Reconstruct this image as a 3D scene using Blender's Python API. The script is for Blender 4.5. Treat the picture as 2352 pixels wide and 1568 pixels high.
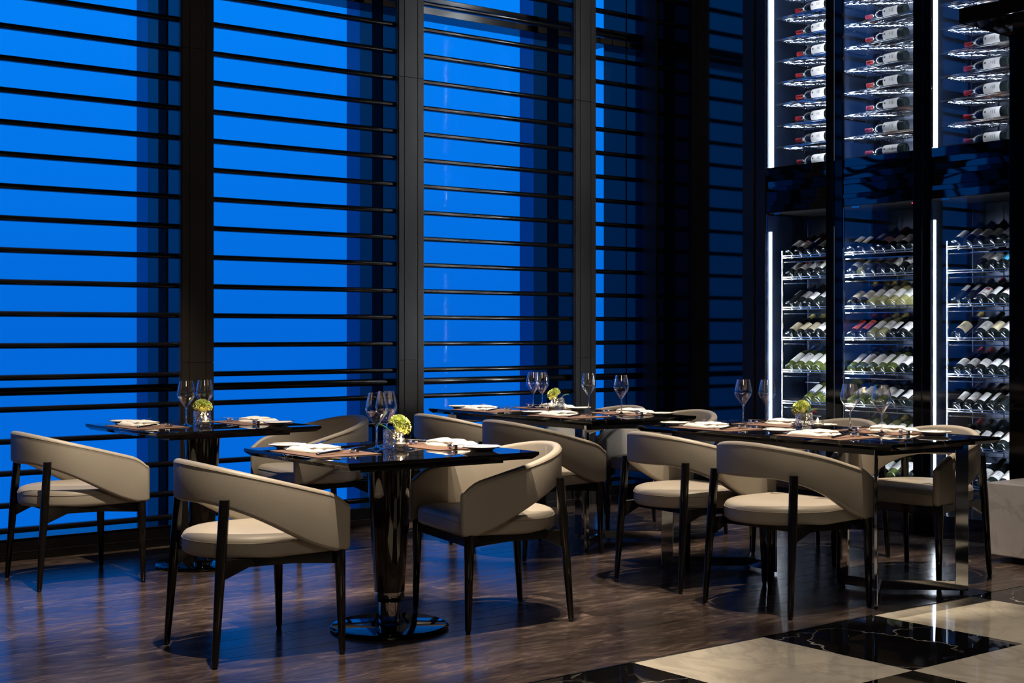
import bpy, bmesh, math, random
from math import sin, cos, pi, radians, sqrt
from mathutils import Vector, Matrix

for _o in list(bpy.data.objects):
    bpy.data.objects.remove(_o, do_unlink=True)
SC = bpy.context.scene
COL = SC.collection
random.seed(7)

# ------------------------------------------------------------------ camera
# world: X runs along the window wall towards the wine wall, Y towards the windows
cam_d = bpy.data.cameras.new('camera')
cam = bpy.data.objects.new('camera', cam_d)
COL.objects.link(cam)
FPX, HOR, CAMH, YAW = 3240.0, 766.0, 1.23, radians(51.8)
cam_d.sensor_width = 36.0
cam_d.lens = FPX / 2352.0 * 36.0
cam_d.shift_y = -(784.0 - HOR) / 2352.0
cam_d.clip_start = 0.05
cam.location = (0, 0, CAMH)
cam.rotation_euler = (radians(90), 0, YAW - radians(90))
SC.camera = cam

# ------------------------------------------------------------------ world: dusk sky
W = bpy.data.worlds.new('dusk_sky')
SC.world = W
W.use_nodes = True
nt = W.node_tree
nt.nodes.clear()
wo = nt.nodes.new('ShaderNodeOutputWorld')
wb = nt.nodes.new('ShaderNodeBackground')
wt = nt.nodes.new('ShaderNodeTexCoord')
ws = nt.nodes.new('ShaderNodeSeparateXYZ')
wr = nt.nodes.new('ShaderNodeValToRGB')
wm = nt.nodes.new('ShaderNodeMath'); wm.operation = 'MULTIPLY_ADD'
wm.inputs[1].default_value = 1.0; wm.inputs[2].default_value = 0.5
wr.color_ramp.elements[0].position = 0.40
wr.color_ramp.elements[0].color = (0.0008, 0.142, 0.70, 1)
wr.color_ramp.elements[1].position = 0.75
wr.color_ramp.elements[1].color = (0.0008, 0.225, 0.94, 1)
e = wr.color_ramp.elements.new(0.5); e.color = (0.0008, 0.138, 0.69, 1)
nt.links.new(wt.outputs['Generated'], ws.inputs[0])
nt.links.new(ws.outputs['Z'], wm.inputs[0])
nt.links.new(wm.outputs[0], wr.inputs[0])
nt.links.new(wr.outputs[0], wb.inputs[0])
nt.links.new(wb.outputs[0], wo.inputs[0])
wb.inputs[1].default_value = 1.0

# ------------------------------------------------------------------ ceiling downlights and added fill lights
def spot(x, y, z, tx, ty, tz, watts, angle=60, blend=0.35, r=0.035, col=(1.0, 0.83, 0.63)):
    d = bpy.data.lights.new('downlight', 'SPOT')
    d.energy = watts; d.spot_size = radians(angle); d.spot_blend = blend
    d.shadow_soft_size = r; d.color = col
    o = bpy.data.objects.new('downlight', d)
    COL.objects.link(o)
    o.location = (x, y, z)
    o.rotation_euler = (Vector((tx, ty, tz)) - Vector((x, y, z))).to_track_quat('-Z', 'Y').to_euler()
    return o
CEIL = 5.6
LZ = CEIL - 0.06
spot(2.25, 3.65, LZ, 2.55, 4.85, 0.5, 1475, 42)
spot(3.05, 4.60, LZ, 3.22, 4.95, 0.7, 1121, 22)
spot(2.60, 6.00, LZ, 2.85, 6.80, 0.6, 1239, 34)
spot(3.65, 4.25, LZ, 3.74, 5.05, 0.6, 731, 15)
spot(4.72, 3.50, LZ, 5.14, 4.62, 0.6, 1014, 22)
spot(5.50, 4.15, LZ, 5.60, 4.65, 0.7, 1239, 26)
spot(4.95, 5.65, LZ, 5.32, 6.60, 0.7, 1085, 22)
spot(5.85, 6.00, LZ, 5.85, 6.65, 0.7, 944, 27)
spot(4.30, 1.90, LZ, 4.40, 2.72, 0.0, 560, 30, 0.12)
spot(5.00, 4.60, LZ, 6.80, 4.05, 0.2, 731, 11)  # extra spot, added only to brighten the marble bench
def soft(x, y, sx, sy, watts, tx, ty, tz):
    d = bpy.data.lights.new('soft_fill', 'AREA')
    d.shape = 'RECTANGLE'; d.size = sx; d.size_y = sy; d.energy = watts; d.color = (1.0, 0.84, 0.66)
    o = bpy.data.objects.new('soft_fill', d)
    COL.objects.link(o)
    o.location = (x, y, LZ)
    o.rotation_euler = (Vector((tx, ty, tz)) - Vector((x, y, LZ))).to_track_quat('-Z', 'Y').to_euler()
soft(0.5, 0.0, 1.2, 3.0, 95, 3.5, 5.0, 0.6)  # unseen soft fill, added to lift faces turned towards the camera

# ------------------------------------------------------------------ colour management
vs = SC.view_settings
vs.view_transform = 'Standard'
vs.look = 'None'
vs.exposure = 0.0
vs.gamma = 1.0
vs.use_curve_mapping = False
try:
    SC.cycles.max_bounces = 10
    SC.cycles.diffuse_bounces = 3
    SC.cycles.glossy_bounces = 5
    SC.cycles.transmission_bounces = 8
    SC.cycles.transparent_max_bounces = 24
    SC.cycles.sample_clamp_indirect = 4.0
    SC.cycles.caustics_reflective = False
    SC.cycles.caustics_refractive = False
except Exception:
    pass

# ================================================================== materials
MATS = {}
def mat(name):
    m = bpy.data.materials.new(name)
    m.use_nodes = True
    MATS[name] = m
    return m, m.node_tree, m.node_tree.nodes['Principled BSDF']
def setp(b, **k):
    for a, v in k.items():
        n = {'base': 'Base Color', 'rough': 'Roughness', 'metal': 'Metallic', 'ior': 'IOR', 'spec': 'Specular IOR Level',
             'coat': 'Coat Weight', 'coat_rough': 'Coat Roughness', 'emit': 'Emission Color', 'estr': 'Emission Strength',
             'trans': 'Transmission Weight', 'sheen': 'Sheen Weight', 'sss': 'Subsurface Weight'}[a]
        if n in ('Base Color', 'Emission Color'):
            v = (v[0], v[1], v[2], 1)
        b.inputs[n].default_value = v
def node(t, kind, **k):
    n = t.nodes.new(kind)
    for a, v in k.items():
        setattr(n, a, v)
    return n
def tex_coord(t, scale=(1, 1, 1), kind='Object'):
    tc = node(t, 'ShaderNodeTexCoord'); mp = node(t, 'ShaderNodeMapping')
    mp.inputs['Scale'].default_value = scale
    t.links.new(tc.outputs[kind], mp.inputs[0])
    return mp
def noise(t, vec, scale, detail=4, rough=0.55, dist=0.0):
    n = node(t, 'ShaderNodeTexNoise')
    n.inputs['Scale'].default_value = scale; n.inputs['Detail'].default_value = detail
    n.inputs['Roughness'].default_value = rough; n.inputs['Distortion'].default_value = dist
    t.links.new(vec.outputs[0], n.inputs['Vector'])
    return n
def ramp(t, fac, stops):
    r = node(t, 'ShaderNodeValToRGB')
    el = r.color_ramp.elements
    el[0].position = stops[0][0]; el[0].color = (*stops[0][1], 1)
    el[1].position = stops[-1][0]; el[1].color = (*stops[-1][1], 1)
    for p, c in stops[1:-1]:
        q = el.new(p); q.color = (*c, 1)
    t.links.new(fac, r.inputs[0])
    return r
def bump(t, b, height, strength=0.1, dist=0.01):
    n = node(t, 'ShaderNodeBump')
    n.inputs['Strength'].default_value = strength; n.inputs['Distance'].default_value = dist
    t.links.new(height, n.inputs['Height']); t.links.new(n.outputs[0], b.inputs['Normal'])
    return n

def simple(name, base, rough=0.5, nscale=0, nstr=0.0, vary=0.08, **k):
    m, t, b = mat(name)
    setp(b, base=base, rough=rough, **k)
    mp = tex_coord(t)
    n = noise(t, mp, nscale or 6.0, 5)
    lo = tuple(c * (1 - vary) for c in base); hi = tuple(min(1, c * (1 + vary)) for c in base)
    r = ramp(t, n.outputs['Fac'], [(0.3, lo), (0.7, hi)])
    t.links.new(r.outputs[0], b.inputs['Base Color'])
    if nstr:
        bump(t, b, n.outputs['Fac'], nstr, 0.004)
    return m

# beige leather
m, t, b = mat('leather')
setp(b, base=(0.36, 0.322, 0.268), rough=0.46)
mp = tex_coord(t)
n1 = noise(t, mp, 3.0, 4)
r = ramp(t, n1.outputs['Fac'], [(0.3, (0.340, 0.303, 0.252)), (0.7, (0.390, 0.350, 0.295))])
t.links.new(r.outputs[0], b.inputs['Base Color'])
vo = node(t, 'ShaderNodeTexVoronoi'); vo.inputs['Scale'].default_value = 420
t.links.new(mp.outputs[0], vo.inputs['Vector'])
bump(t, b, vo.outputs['Distance'], 0.12, 0.0015)
simple('leather_piping', (0.30, 0.255, 0.195), 0.5)
simple('black_wood', (0.007, 0.006, 0.0055), 0.10, 20, 0, 0.3)
simple('black_metal', (0.012, 0.012, 0.013), 0.3)
simple('chrome', (0.74, 0.75, 0.77), 0.05, metal=1.0, vary=0.02)
simple('black_chrome', (0.055, 0.055, 0.058), 0.05, metal=1.0, vary=0.02)
simple('steel', (0.70, 0.70, 0.70), 0.16, metal=1.0, vary=0.04)
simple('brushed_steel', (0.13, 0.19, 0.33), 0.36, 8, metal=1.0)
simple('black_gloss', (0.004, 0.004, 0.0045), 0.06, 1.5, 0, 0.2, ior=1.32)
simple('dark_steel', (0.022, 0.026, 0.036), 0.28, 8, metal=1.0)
simple('black_lacquer', (0.004, 0.004, 0.0045), 0.03, 1.5, 0, 0.2, ior=1.95)
simple('black_reveal', (0.004, 0.005, 0.007), 0.05, 1.5, 0, 0.2, ior=1.62)
simple('guide_black', (0.003, 0.003, 0.003), 0.7, 3, 0, 0.2, spec=0.1)
simple('outer_fin', (0.10, 0.16, 0.26), 0.10, 1.5, 0, 0.05, metal=0.9)
simple('mullion_face', (0.024, 0.020, 0.0175), 0.36, 2.0, 0, 0.25, spec=0.25)
simple('slat_gloss', (0.005, 0.005, 0.006), 0.12, 3.0, 0, 0.2, spec=0.32)
simple('sill_black', (0.008, 0.007, 0.007), 0.18, 3.0, 0, 0.3)
simple('bronze_edge', (0.16, 0.13, 0.10), 0.35, metal=1.0)
simple('porcelain', (0.82, 0.81, 0.77), 0.12, vary=0.02)
simple('linen', (0.80, 0.78, 0.72), 0.85, 60, 0.05, 0.03)
simple('wax', (0.85, 0.80, 0.70), 0.4)
simple('plaster_dark', (0.035, 0.032, 0.030), 0.6)
simple('ceiling_paint', (0.10, 0.095, 0.09), 0.7)
simple('cork_red', (0.42, 0.02, 0.03), 0.35)
simple('foil_black', (0.02, 0.02, 0.022), 0.3)
simple('foil_wine', (0.16, 0.025, 0.03), 0.35)
simple('foil_blue', (0.02, 0.05, 0.16), 0.35)
simple('foil_gold', (0.45, 0.36, 0.12), 0.35)
simple('bottle_black', (0.006, 0.009, 0.010), 0.09, ior=1.55)
simple('bottle_green', (0.060, 0.075, 0.018), 0.05, ior=1.55)
simple('bottle_pale', (0.20, 0.19, 0.075), 0.05, ior=1.55)
simple('label_white', (0.66, 0.66, 0.66), 0.6)
simple('label_cream', (0.62, 0.54, 0.36), 0.6)
simple('label_grey', (0.42, 0.42, 0.44), 0.6)
simple('label_pink', (0.55, 0.28, 0.30), 0.6)
simple('label_red', (0.50, 0.09, 0.08), 0.6, 40, 0, 0.8)
simple('label_blue', (0.05, 0.32, 0.60), 0.6)
simple('label_band', (0.03, 0.06, 0.28), 0.6)
simple('label_ink', (0.05, 0.05, 0.055), 0.6)
simple('label_seal', (0.45, 0.03, 0.04), 0.5)
simple('petal', (0.74, 0.84, 0.34), 0.7, 30, 0, 0.22)
simple('leaf', (0.05, 0.16, 0.03), 0.45, 30, 0, 0.3)
simple('stem', (0.10, 0.22, 0.05), 0.5)
simple('knife_handle', (0.012, 0.011, 0.012), 0.22)

# dark placemat weave
m, t, b = mat('placemat')
setp(b, rough=0.75)
mp = tex_coord(t)
wv = node(t, 'ShaderNodeTexWave'); wv.inputs['Scale'].default_value = 160
t.links.new(mp.outputs[0], wv.inputs['Vector'])
r = ramp(t, wv.outputs['Fac'], [(0.2, (0.15, 0.082, 0.058)), (0.8, (0.24, 0.14, 0.10))])
t.links.new(r.outputs[0], b.inputs['Base Color'])
bump(t, b, wv.outputs['Fac'], 0.25, 0.001)

# black veined marble
def marble_black(name, scale, rough):
    m, t, b = mat(name)
    setp(b, rough=rough, ior=1.6)
    mp = tex_coord(t)
    nz = noise(t, mp, 2.2 * scale, 5, 0.6)
    mx = node(t, 'ShaderNodeVectorMath', operation='ADD')
    sc = node(t, 'ShaderNodeVectorMath', operation='SCALE'); sc.inputs['Scale'].default_value = 0.42 / scale
    t.links.new(nz.outputs['Color'], sc.inputs[0])
    t.links.new(mp.outputs[0], mx.inputs[0]); t.links.new(sc.outputs[0], mx.inputs[1])
    v = node(t, 'ShaderNodeTexVoronoi', feature='DISTANCE_TO_EDGE'); v.inputs['Scale'].default_value = 3.1 * scale
    t.links.new(mx.outputs[0], v.inputs['Vector'])
    line = ramp(t, v.outputs['Distance'], [(0.0, (1, 1, 1)), (0.012, (0, 0, 0))])
    n2 = noise(t, mp, 1.7 * scale, 2)
    msk = ramp(t, n2.outputs['Fac'], [(0.47, (0, 0, 0)), (0.66, (1, 1, 1))])
    mu = node(t, 'ShaderNodeMath', operation='MULTIPLY')
    t.links.new(line.outputs[0], mu.inputs[0]); t.links.new(msk.outputs[0], mu.inputs[1])
    cr = ramp(t, mu.outputs[0], [(0.0, (0.005, 0.005, 0.006)), (1.0, (0.55, 0.53, 0.50))])
    t.links.new(cr.outputs[0], b.inputs['Base Color'])
    return m
marble_black('marble_black', 1.0, 0.006)
marble_black('tile_black', 0.7, 0.02)

def marble_white(name, scale, base, rough):
    m, t, b = mat(name)
    setp(b, rough=rough)
    mp = tex_coord(t)
    nz = noise(t, mp, 1.6 * scale, 6, 0.62, 1.6)
    r = ramp(t, nz.outputs['Fac'], [(0.0, base), (0.44, base), (0.50, tuple(c * 0.80 for c in base)), (0.56, base), (1.0, tuple(c * 0.95 for c in base))])
    n2 = noise(t, mp, 9 * scale, 5)
    r2 = ramp(t, n2.outputs['Fac'], [(0.3, (0.93, 0.93, 0.93)), (0.6, (1, 1, 1))])
    mu = node(t, 'ShaderNodeMix', data_type='RGBA', blend_type='MULTIPLY'); mu.inputs[0].default_value = 1
    t.links.new(r.outputs[0], mu.inputs[6]); t.links.new(r2.outputs[0], mu.inputs[7])
    t.links.new(mu.outputs[2], b.inputs['Base Color'])
marble_white('tile_white', 1.0, (0.62, 0.57, 0.48), 0.07)
marble_white('bench_marble', 1.3, (0.60, 0.57, 0.56), 0.2)

# dark wood boards: every plank has its own tone, grain runs along its length
m, t, b = mat('wood_plank')
setp(b, ior=1.5)
oi = node(t, 'ShaderNodeObjectInfo')
tc = node(t, 'ShaderNodeTexCoord')
of = node(t, 'ShaderNodeVectorMath', operation='SCALE'); of.inputs['Scale'].default_value = 23.0
cmb = node(t, 'ShaderNodeCombineXYZ')
for i in range(3):
    t.links.new(oi.outputs['Random'], cmb.inputs[i])
t.links.new(cmb.outputs[0], of.inputs[0])
ad = node(t, 'ShaderNodeVectorMath', operation='ADD')
t.links.new(tc.outputs['Object'], ad.inputs[0]); t.links.new(of.outputs[0], ad.inputs[1])
mp = node(t, 'ShaderNodeMapping'); mp.inputs['Scale'].default_value = (1.5, 5.0, 1)
t.links.new(ad.outputs[0], mp.inputs[0])
g = noise(t, mp, 2.8, 9, 0.70, 1.3)
mp2 = node(t, 'ShaderNodeMapping'); mp2.inputs['Scale'].default_value = (5, 90, 1)
t.links.new(ad.outputs[0], mp2.inputs[0])
g2 = noise(t, mp2, 2.0, 6, 0.7, 0.3)
r = ramp(t, g.outputs['Fac'], [(0.27, (0.018, 0.0132, 0.0118)), (0.5, (0.052, 0.038, 0.0325)), (0.76, (0.17, 0.126, 0.106))])
r2 = ramp(t, g2.outputs['Fac'], [(0.35, (0.72, 0.72, 0.72)), (0.65, (1.12, 1.1, 1.08))])
mu = node(t, 'ShaderNodeMix', data_type='RGBA', blend_type='MULTIPLY'); mu.inputs[0].default_value = 1
t.links.new(r.outputs[0], mu.inputs[6]); t.links.new(r2.outputs[0], mu.inputs[7])
tone = ramp(t, oi.outputs['Random'], [(0.0, (0.72, 0.72, 0.72)), (1.0, (1.22, 1.2, 1.18))])
mu2 = node(t, 'ShaderNodeMix', data_type='RGBA', blend_type='MULTIPLY'); mu2.inputs[0].default_value = 1
t.links.new(mu.outputs[2], mu2.inputs[6]); t.links.new(tone.outputs[0], mu2.inputs[7])
t.links.new(mu2.outputs[2], b.inputs['Base Color'])
rr = ramp(t, g.outputs['Fac'], [(0.3, (0.15, 0.15, 0.15)), (0.7, (0.27, 0.27, 0.27))])
t.links.new(rr.outputs[0], b.inputs['Roughness'])
bump(t, b, g2.outputs['Fac'], 0.03, 0.001)

# black lacquered veneer of the pedestal columns
m, t, b = mat('column_lacquer')
setp(b, rough=0.05, ior=1.6)
mp = tex_coord(t, (14, 14, 0.8))
g = noise(t, mp, 3, 5, 0.6)
r = ramp(t, g.outputs['Fac'], [(0.35, (0.006, 0.005, 0.005)), (0.7, (0.026, 0.017, 0.013))])
t.links.new(r.outputs[0], b.inputs['Base Color'])

# thin clear glass: mostly see-through, mirror-like towards grazing angles
def thin_glass(name, tint, f0=0.04, power=5.0, rough=0.0):
    m = bpy.data.materials.new(name); m.use_nodes = True; MATS[name] = m
    t = m.node_tree; t.nodes.clear()
    o = node(t, 'ShaderNodeOutputMaterial'); mx = node(t, 'ShaderNodeMixShader')
    tr = node(t, 'ShaderNodeBsdfTransparent'); tr.inputs[0].default_value = (*tint, 1)
    gl = node(t, 'ShaderNodeBsdfGlossy'); gl.inputs['Roughness'].default_value = rough
    gl.inputs[0].default_value = (1, 1, 1, 1)
    lw = node(t, 'ShaderNodeLayerWeight'); lw.inputs[0].default_value = 0.5
    pw = node(t, 'ShaderNodeMath', operation='POWER'); pw.inputs[1].default_value = power
    ma = node(t, 'ShaderNodeMath', operation='MULTIPLY_ADD'); ma.inputs[1].default_value = 1 - f0; ma.inputs[2].default_value = f0; ma.use_clamp = True
    t.links.new(lw.outputs['Facing'], pw.inputs[0]); t.links.new(pw.outputs[0], ma.inputs[0]); t.links.new(ma.outputs[0], mx.inputs[0])
    t.links.new(tr.outputs[0], mx.inputs[1]); t.links.new(gl.outputs[0], mx.inputs[2])
    t.links.new(mx.outputs[0], o.inputs[0])
    return m
thin_glass('window_glass', (0.99, 0.995, 1.0), 0.0003)
thin_glass('door_glass', (0.97, 0.98, 0.98), 0.035)
thin_glass('wine_glass', (0.995, 0.995, 0.995), 0.07, 2.4, 0.02)
thin_glass('cup_glass', (0.99, 0.99, 0.99), 0.10, 2.0, 0.03)
m, t, b = mat('clear_crystal')
setp(b, base=(1, 1, 1), rough=0.0, trans=1.0, ior=1.45)
# crystal of vases and tealight cups
m = thin_glass('crystal', (0.96, 0.97, 0.99), 0.24, 2.0, 0.02)
t = m.node_tree
mp = tex_coord(t)
vo = node(t, 'ShaderNodeTexVoronoi'); vo.inputs['Scale'].default_value = 85
t.links.new(mp.outputs[0], vo.inputs['Vector'])
bp = node(t, 'ShaderNodeBump'); bp.inputs['Strength'].default_value = 0.9; bp.inputs['Distance'].default_value = 0.008
t.links.new(vo.outputs['Distance'], bp.inputs['Height'])
for n_ in t.nodes:
    if n_.type in ('BSDF_GLOSSY', 'LAYER_WEIGHT'):
        t.links.new(bp.outputs[0], n_.inputs['Normal'])

def emitter(name, col, strength):
    m, t, b = mat(name)
    setp(b, base=(0, 0, 0), emit=col, estr=strength)
    return m
emitter('led_white', (0.86, 0.92, 1.0), 17.0)
emitter('led_mid', (0.86, 0.92, 1.0), 95.0)
emitter('led_side', (0.86, 0.92, 1.0), 190.0)
simple('rail_chrome', (0.88, 0.90, 0.93), 0.20, metal=1.0, vary=0.02)
emitter('flame', (1.0, 0.62, 0.25), 60.0)
emitter('red_diode', (1.0, 0.02, 0.05), 4.0)

# ================================================================== mesh helpers
class MB:
    def __init__(s):
        s.v = []; s.f = []
    def add(s, v, f, M=None):
        o = len(s.v)
        s.v += [tuple(M @ Vector(p)) if M is not None else tuple(p) for p in v]
        s.f += [tuple(i + o for i in q) for q in f]
        return s
    def box(s, x0, x1, y0, y1, z0, z1, M=None):
        v = [(x0, y0, z0), (x1, y0, z0), (x1, y1, z0), (x0, y1, z0), (x0, y0, z1), (x1, y0, z1), (x1, y1, z1), (x0, y1, z1)]
        f = [(3, 2, 1, 0), (4, 5, 6, 7), (0, 1, 5, 4), (1, 2, 6, 5), (2, 3, 7, 6), (3, 0, 4, 7)]
        return s.add(v, f, M)
    def lathe(s, prof, n=24, M=None, close=False):
        v = []; f = []
        for (r, z) in prof:
            for k in range(n):
                a = 2 * pi * k / n
                v.append((r * cos(a), r * sin(a), z))
        m = len(prof)
        rng = m if close else m - 1
        for i in range(rng):
            j = (i + 1) % m
            for k in range(n):
                q = (k + 1) % n
                f.append((i * n + k, i * n + q, j * n + q, j * n + k))
        if not close:
            if prof[0][0] > 1e-5: f.append(tuple(range(n - 1, -1, -1)))
            if prof[-1][0] > 1e-5: f.append(tuple((m - 1) * n + k for k in range(n)))
        return s.add(v, f, M)
    def rod(s, a, b, r0, r1=None, n=10, M=None):
        a = Vector(a); b = Vector(b); r1 = r0 if r1 is None else r1
        q = (b - a).to_track_quat('Z', 'Y').to_matrix().to_4x4()
        T = Matrix.Translation(a) @ q
        L = (b - a).length
        return s.lathe([(r0, 0), (r1, L)], n, (M @ T) if M is not None else T)
    def tube(s, pts, r, n=6, closed=False):
        v = []; f = []; m = len(pts)
        P = [Vector(p) for p in pts]
        for i in range(m):
            a = P[i - 1] if (i or closed) else P[0]
            c = P[(i + 1) % m] if (i < m - 1 or closed) else P[-1]
            tv = (c - a).normalized()
            up = Vector((0, 0, 1)) if abs(tv.z) < 0.95 else Vector((1, 0, 0))
            sx = tv.cross(up).normalized(); sy = sx.cross(tv)
            for k in range(n):
                an = 2 * pi * k / n
                v.append(tuple(P[i] + sx * (r * cos(an)) + sy * (r * sin(an))))
        for i in range(m if closed else m - 1):
            j = (i + 1) % m
            for k in range(n):
                q = (k + 1) % n
                f.append((i * n + k, i * n + q, j * n + q, j * n + k))
        if not closed:
            f.append(tuple(range(n))); f.append(tuple((m - 1) * n + k for k in range(n - 1, -1, -1)))
        return s.add(v, f)
    def prism(s, poly, z0, z1, M=None):
        n = len(poly)
        v = [(x, y, z0) for x, y in poly] + [(x, y, z1) for x, y in poly]
        f = [tuple(range(n - 1, -1, -1)), tuple(range(n, 2 * n))]
        f += [(i, (i + 1) % n, n + (i + 1) % n, n + i) for i in range(n)]
        return s.add(v, f, M)
    def rings(s, rings, cap=True):
        n = len(rings[0]); v = [p for r in rings for p in r]; f = []
        for i in range(len(rings) - 1):
            for k in range(n):
                q = (k + 1) % n
                f.append((i * n + k, i * n + q, (i + 1) * n + q, (i + 1) * n + k))
        if cap:
            f.append(tuple(range(n - 1, -1, -1))); f.append(tuple((len(rings) - 1) * n + k for k in range(n)))
        return s.add(v, f)
    def mesh(s, name, m, smooth=None, bevel=0.0, seg=2):
        me = bpy.data.meshes.new(name)
        me.from_pydata(s.v, [], s.f)
        bm = bmesh.new(); bm.from_mesh(me)
        bmesh.ops.recalc_face_normals(bm, faces=bm.faces)
        if bevel > 0:
            ed = [e for e in bm.edges if len(e.link_faces) == 2 and e.calc_face_angle(0) > 0.5]
            bmesh.ops.bevel(bm, geom=ed, offset=bevel, segments=seg, profile=0.6, affect='EDGES', clamp_overlap=True)
        bm.to_mesh(me); bm.free()
        me.materials.append(MATS[m])
        if smooth:
            me.polygons.foreach_set('use_smooth', [True] * len(me.polygons))
            if smooth != 180:
                try:
                    me.set_sharp_from_angle(angle=radians(smooth))
                except Exception:
                    pass
        me.update()
        return me

def put(name, me, parent=None, loc=(0, 0, 0), rot=(0, 0, 0)):
    o = bpy.data.objects.new(name, me)
    COL.objects.link(o)
    o.location = loc; o.rotation_euler = rot
    if parent is not None:
        o.parent = parent
    return o
def part(name, mb, m, parent=None, smooth=None, bevel=0.0, seg=2, **k):
    return put(name, mb.mesh(name, m, smooth, bevel, seg), parent, **k)
def empty(name, loc=(0, 0, 0), rz=0.0):
    o = bpy.data.objects.new(name, None)
    o.empty_display_size = 0.1
    COL.objects.link(o)
    o.location = loc; o.rotation_euler = (0, 0, rz)
    return o
def tag(o, label, cat, group=None, kind=None):
    o['label'] = label; o['category'] = cat
    if group: o['group'] = group
    if kind: o['kind'] = kind
    return o
def struct(o, label=None):
    o['kind'] = 'structure'
    if label: o['label'] = label
    return o
def copy_tree(o, parent=None):
    c = o.copy(); COL.objects.link(c)
    if parent is not None:
        c.parent = parent
    for ch in list(o.children):
        copy_tree(ch, c)
    return c
class Proto:
    """a thing built once; later uses are copies with copied parts"""
    def __init__(s, root): s.root = root; s.used = False
    def at(s, loc, rz, label, cat, group=None):
        o = s.root if not s.used else copy_tree(s.root)
        s.used = True
        o.location = loc; o.rotation_euler = (0, 0, rz)
        return tag(o, label, cat, group)

# ================================================================== layout
WY = 7.67            # room face of the window wall
WX = 7.30            # room face of the wine wall
GY = 8.13            # plane of the window glass
TILE_Y = 3.868       # edge between boards and marble
PITCH = 0.1737
MUL = [(0.545, 0.755), (2.06, 2.27), (3.575, 3.783), (5.09, 5.293), (6.605, 6.807)]   # mullions along X

# ---------------------------------------------------------------- floor
fl = struct(part('floor', MB().box(-5, 8.2, -4.5, 8.0, -0.12, -0.014), 'plaster_dark'), 'dark subfloor under boards and marble tiles')
PW = 0.1405
row = 0; y = TILE_Y + 0.012
pl_cache = {}
while y < WY - 0.01:
    y1 = min(y + PW, WY)
    x = -1.2 + (row * 0.517 % 1.35)
    xs = [-1.2] + ([x] if x > -1.1 else [])
    while xs[-1] < WX - 0.3:
        xs.append(min(xs[-1] + 1.35, WX))
    if xs[-1] < WX: xs[-1] = WX
    for a, c in zip(xs[:-1], xs[1:]):
        key = (round(c - a, 3), round(y1 - y, 3))
        if key not in pl_cache:
            L, w = c - a, y1 - y
            pl_cache[key] = MB().box(-L / 2 + .0006, L / 2 - .0006, -w / 2 + .0006, w / 2 - .0006, -0.014, 0).mesh('plank', 'wood_plank', None, 0.0012, 1)
        put('plank', pl_cache[key], fl, ((a + c) / 2, (y + y1) / 2, 0))
    y = y1; row += 1
TS = 0.7185
tl_me = {}
for i in range(-5, 6):
    for j in range(6):
        x0 = 3.620 + i * TS; y1 = TILE_Y - 0.004 - j * TS
        if x0 > WX: continue
        x1 = min(x0 + TS, WX)
        white = (i + j) % 2 == 0
        key = (white, round(x1 - x0, 3))
        if key not in tl_me:
            L = x1 - x0
            tl_me[key] = MB().box(0.0008, L - 0.0008, -TS + 0.0008, -0.0008, -0.014, 0).mesh('tile', 'tile_white' if white else 'tile_black', None, 0.001, 1)
        put('tile', tl_me[key], fl, (x0, y1, 0))
struct(part('trim_1', MB().box(-1.2, WX, TILE_Y, TILE_Y + 0.008, -0.014, 0.001), 'steel'), 'thin metal strip between boards and marble')

# ---------------------------------------------------------------- enclosing room
struct(part('ceiling', MB().box(-5, 8.2, -4.5, 8.2, CEIL, CEIL + 0.15), 'ceiling_paint'), 'dark ceiling high above the tables')
struct(part('wall_left', MB().box(-5.15, -5, -4.5, 8.2, 0, CEIL), 'plaster_dark'), 'dark wall at the left end of the room')
struct(part('wall_front', MB().box(-5, 8.2, -4.65, -4.5, 0, CEIL), 'plaster_dark'), 'dark wall behind the viewer')

# ---------------------------------------------------------------- window wall
wall = struct(empty('wall_back'), 'dark window wall with tall mullions')
part('solid_panel', MB().box(-5, MUL[0][0], WY, 8.2, 0, CEIL), 'plaster_dark', wall)
part('sill', MB().box(MUL[0][0], WX, WY + 0.022, GY + 0.06, 0, 0.113), 'sill_black', wall, bevel=0.003)
part('sill_edge', MB().box(MUL[0][0], WX, WY + 0.018, WY + 0.026, 0.1125, 0.1155), 'bronze_edge', wall)
part('transom', MB().box(MUL[0][0], WX, GY - 0.10, GY + 0.10, 3.44, 3.56), 'sill_black', wall, bevel=0.004)
part('head', MB().box(MUL[0][0], WX, WY, GY + 0.1, CEIL - 0.15, CEIL), 'sill_black', wall)
bb = struct(part('baseboard_back', MB().box(MUL[0][0], WX, WY, WY + 0.05, 0, 0.0435), 'sill_black', bevel=0.002), 'low black skirting under the windows')
part('top_edge', MB().box(MUL[0][0], WX, WY - 0.001, WY + 0.003, 0.0425, 0.0445), 'bronze_edge', bb)

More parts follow.
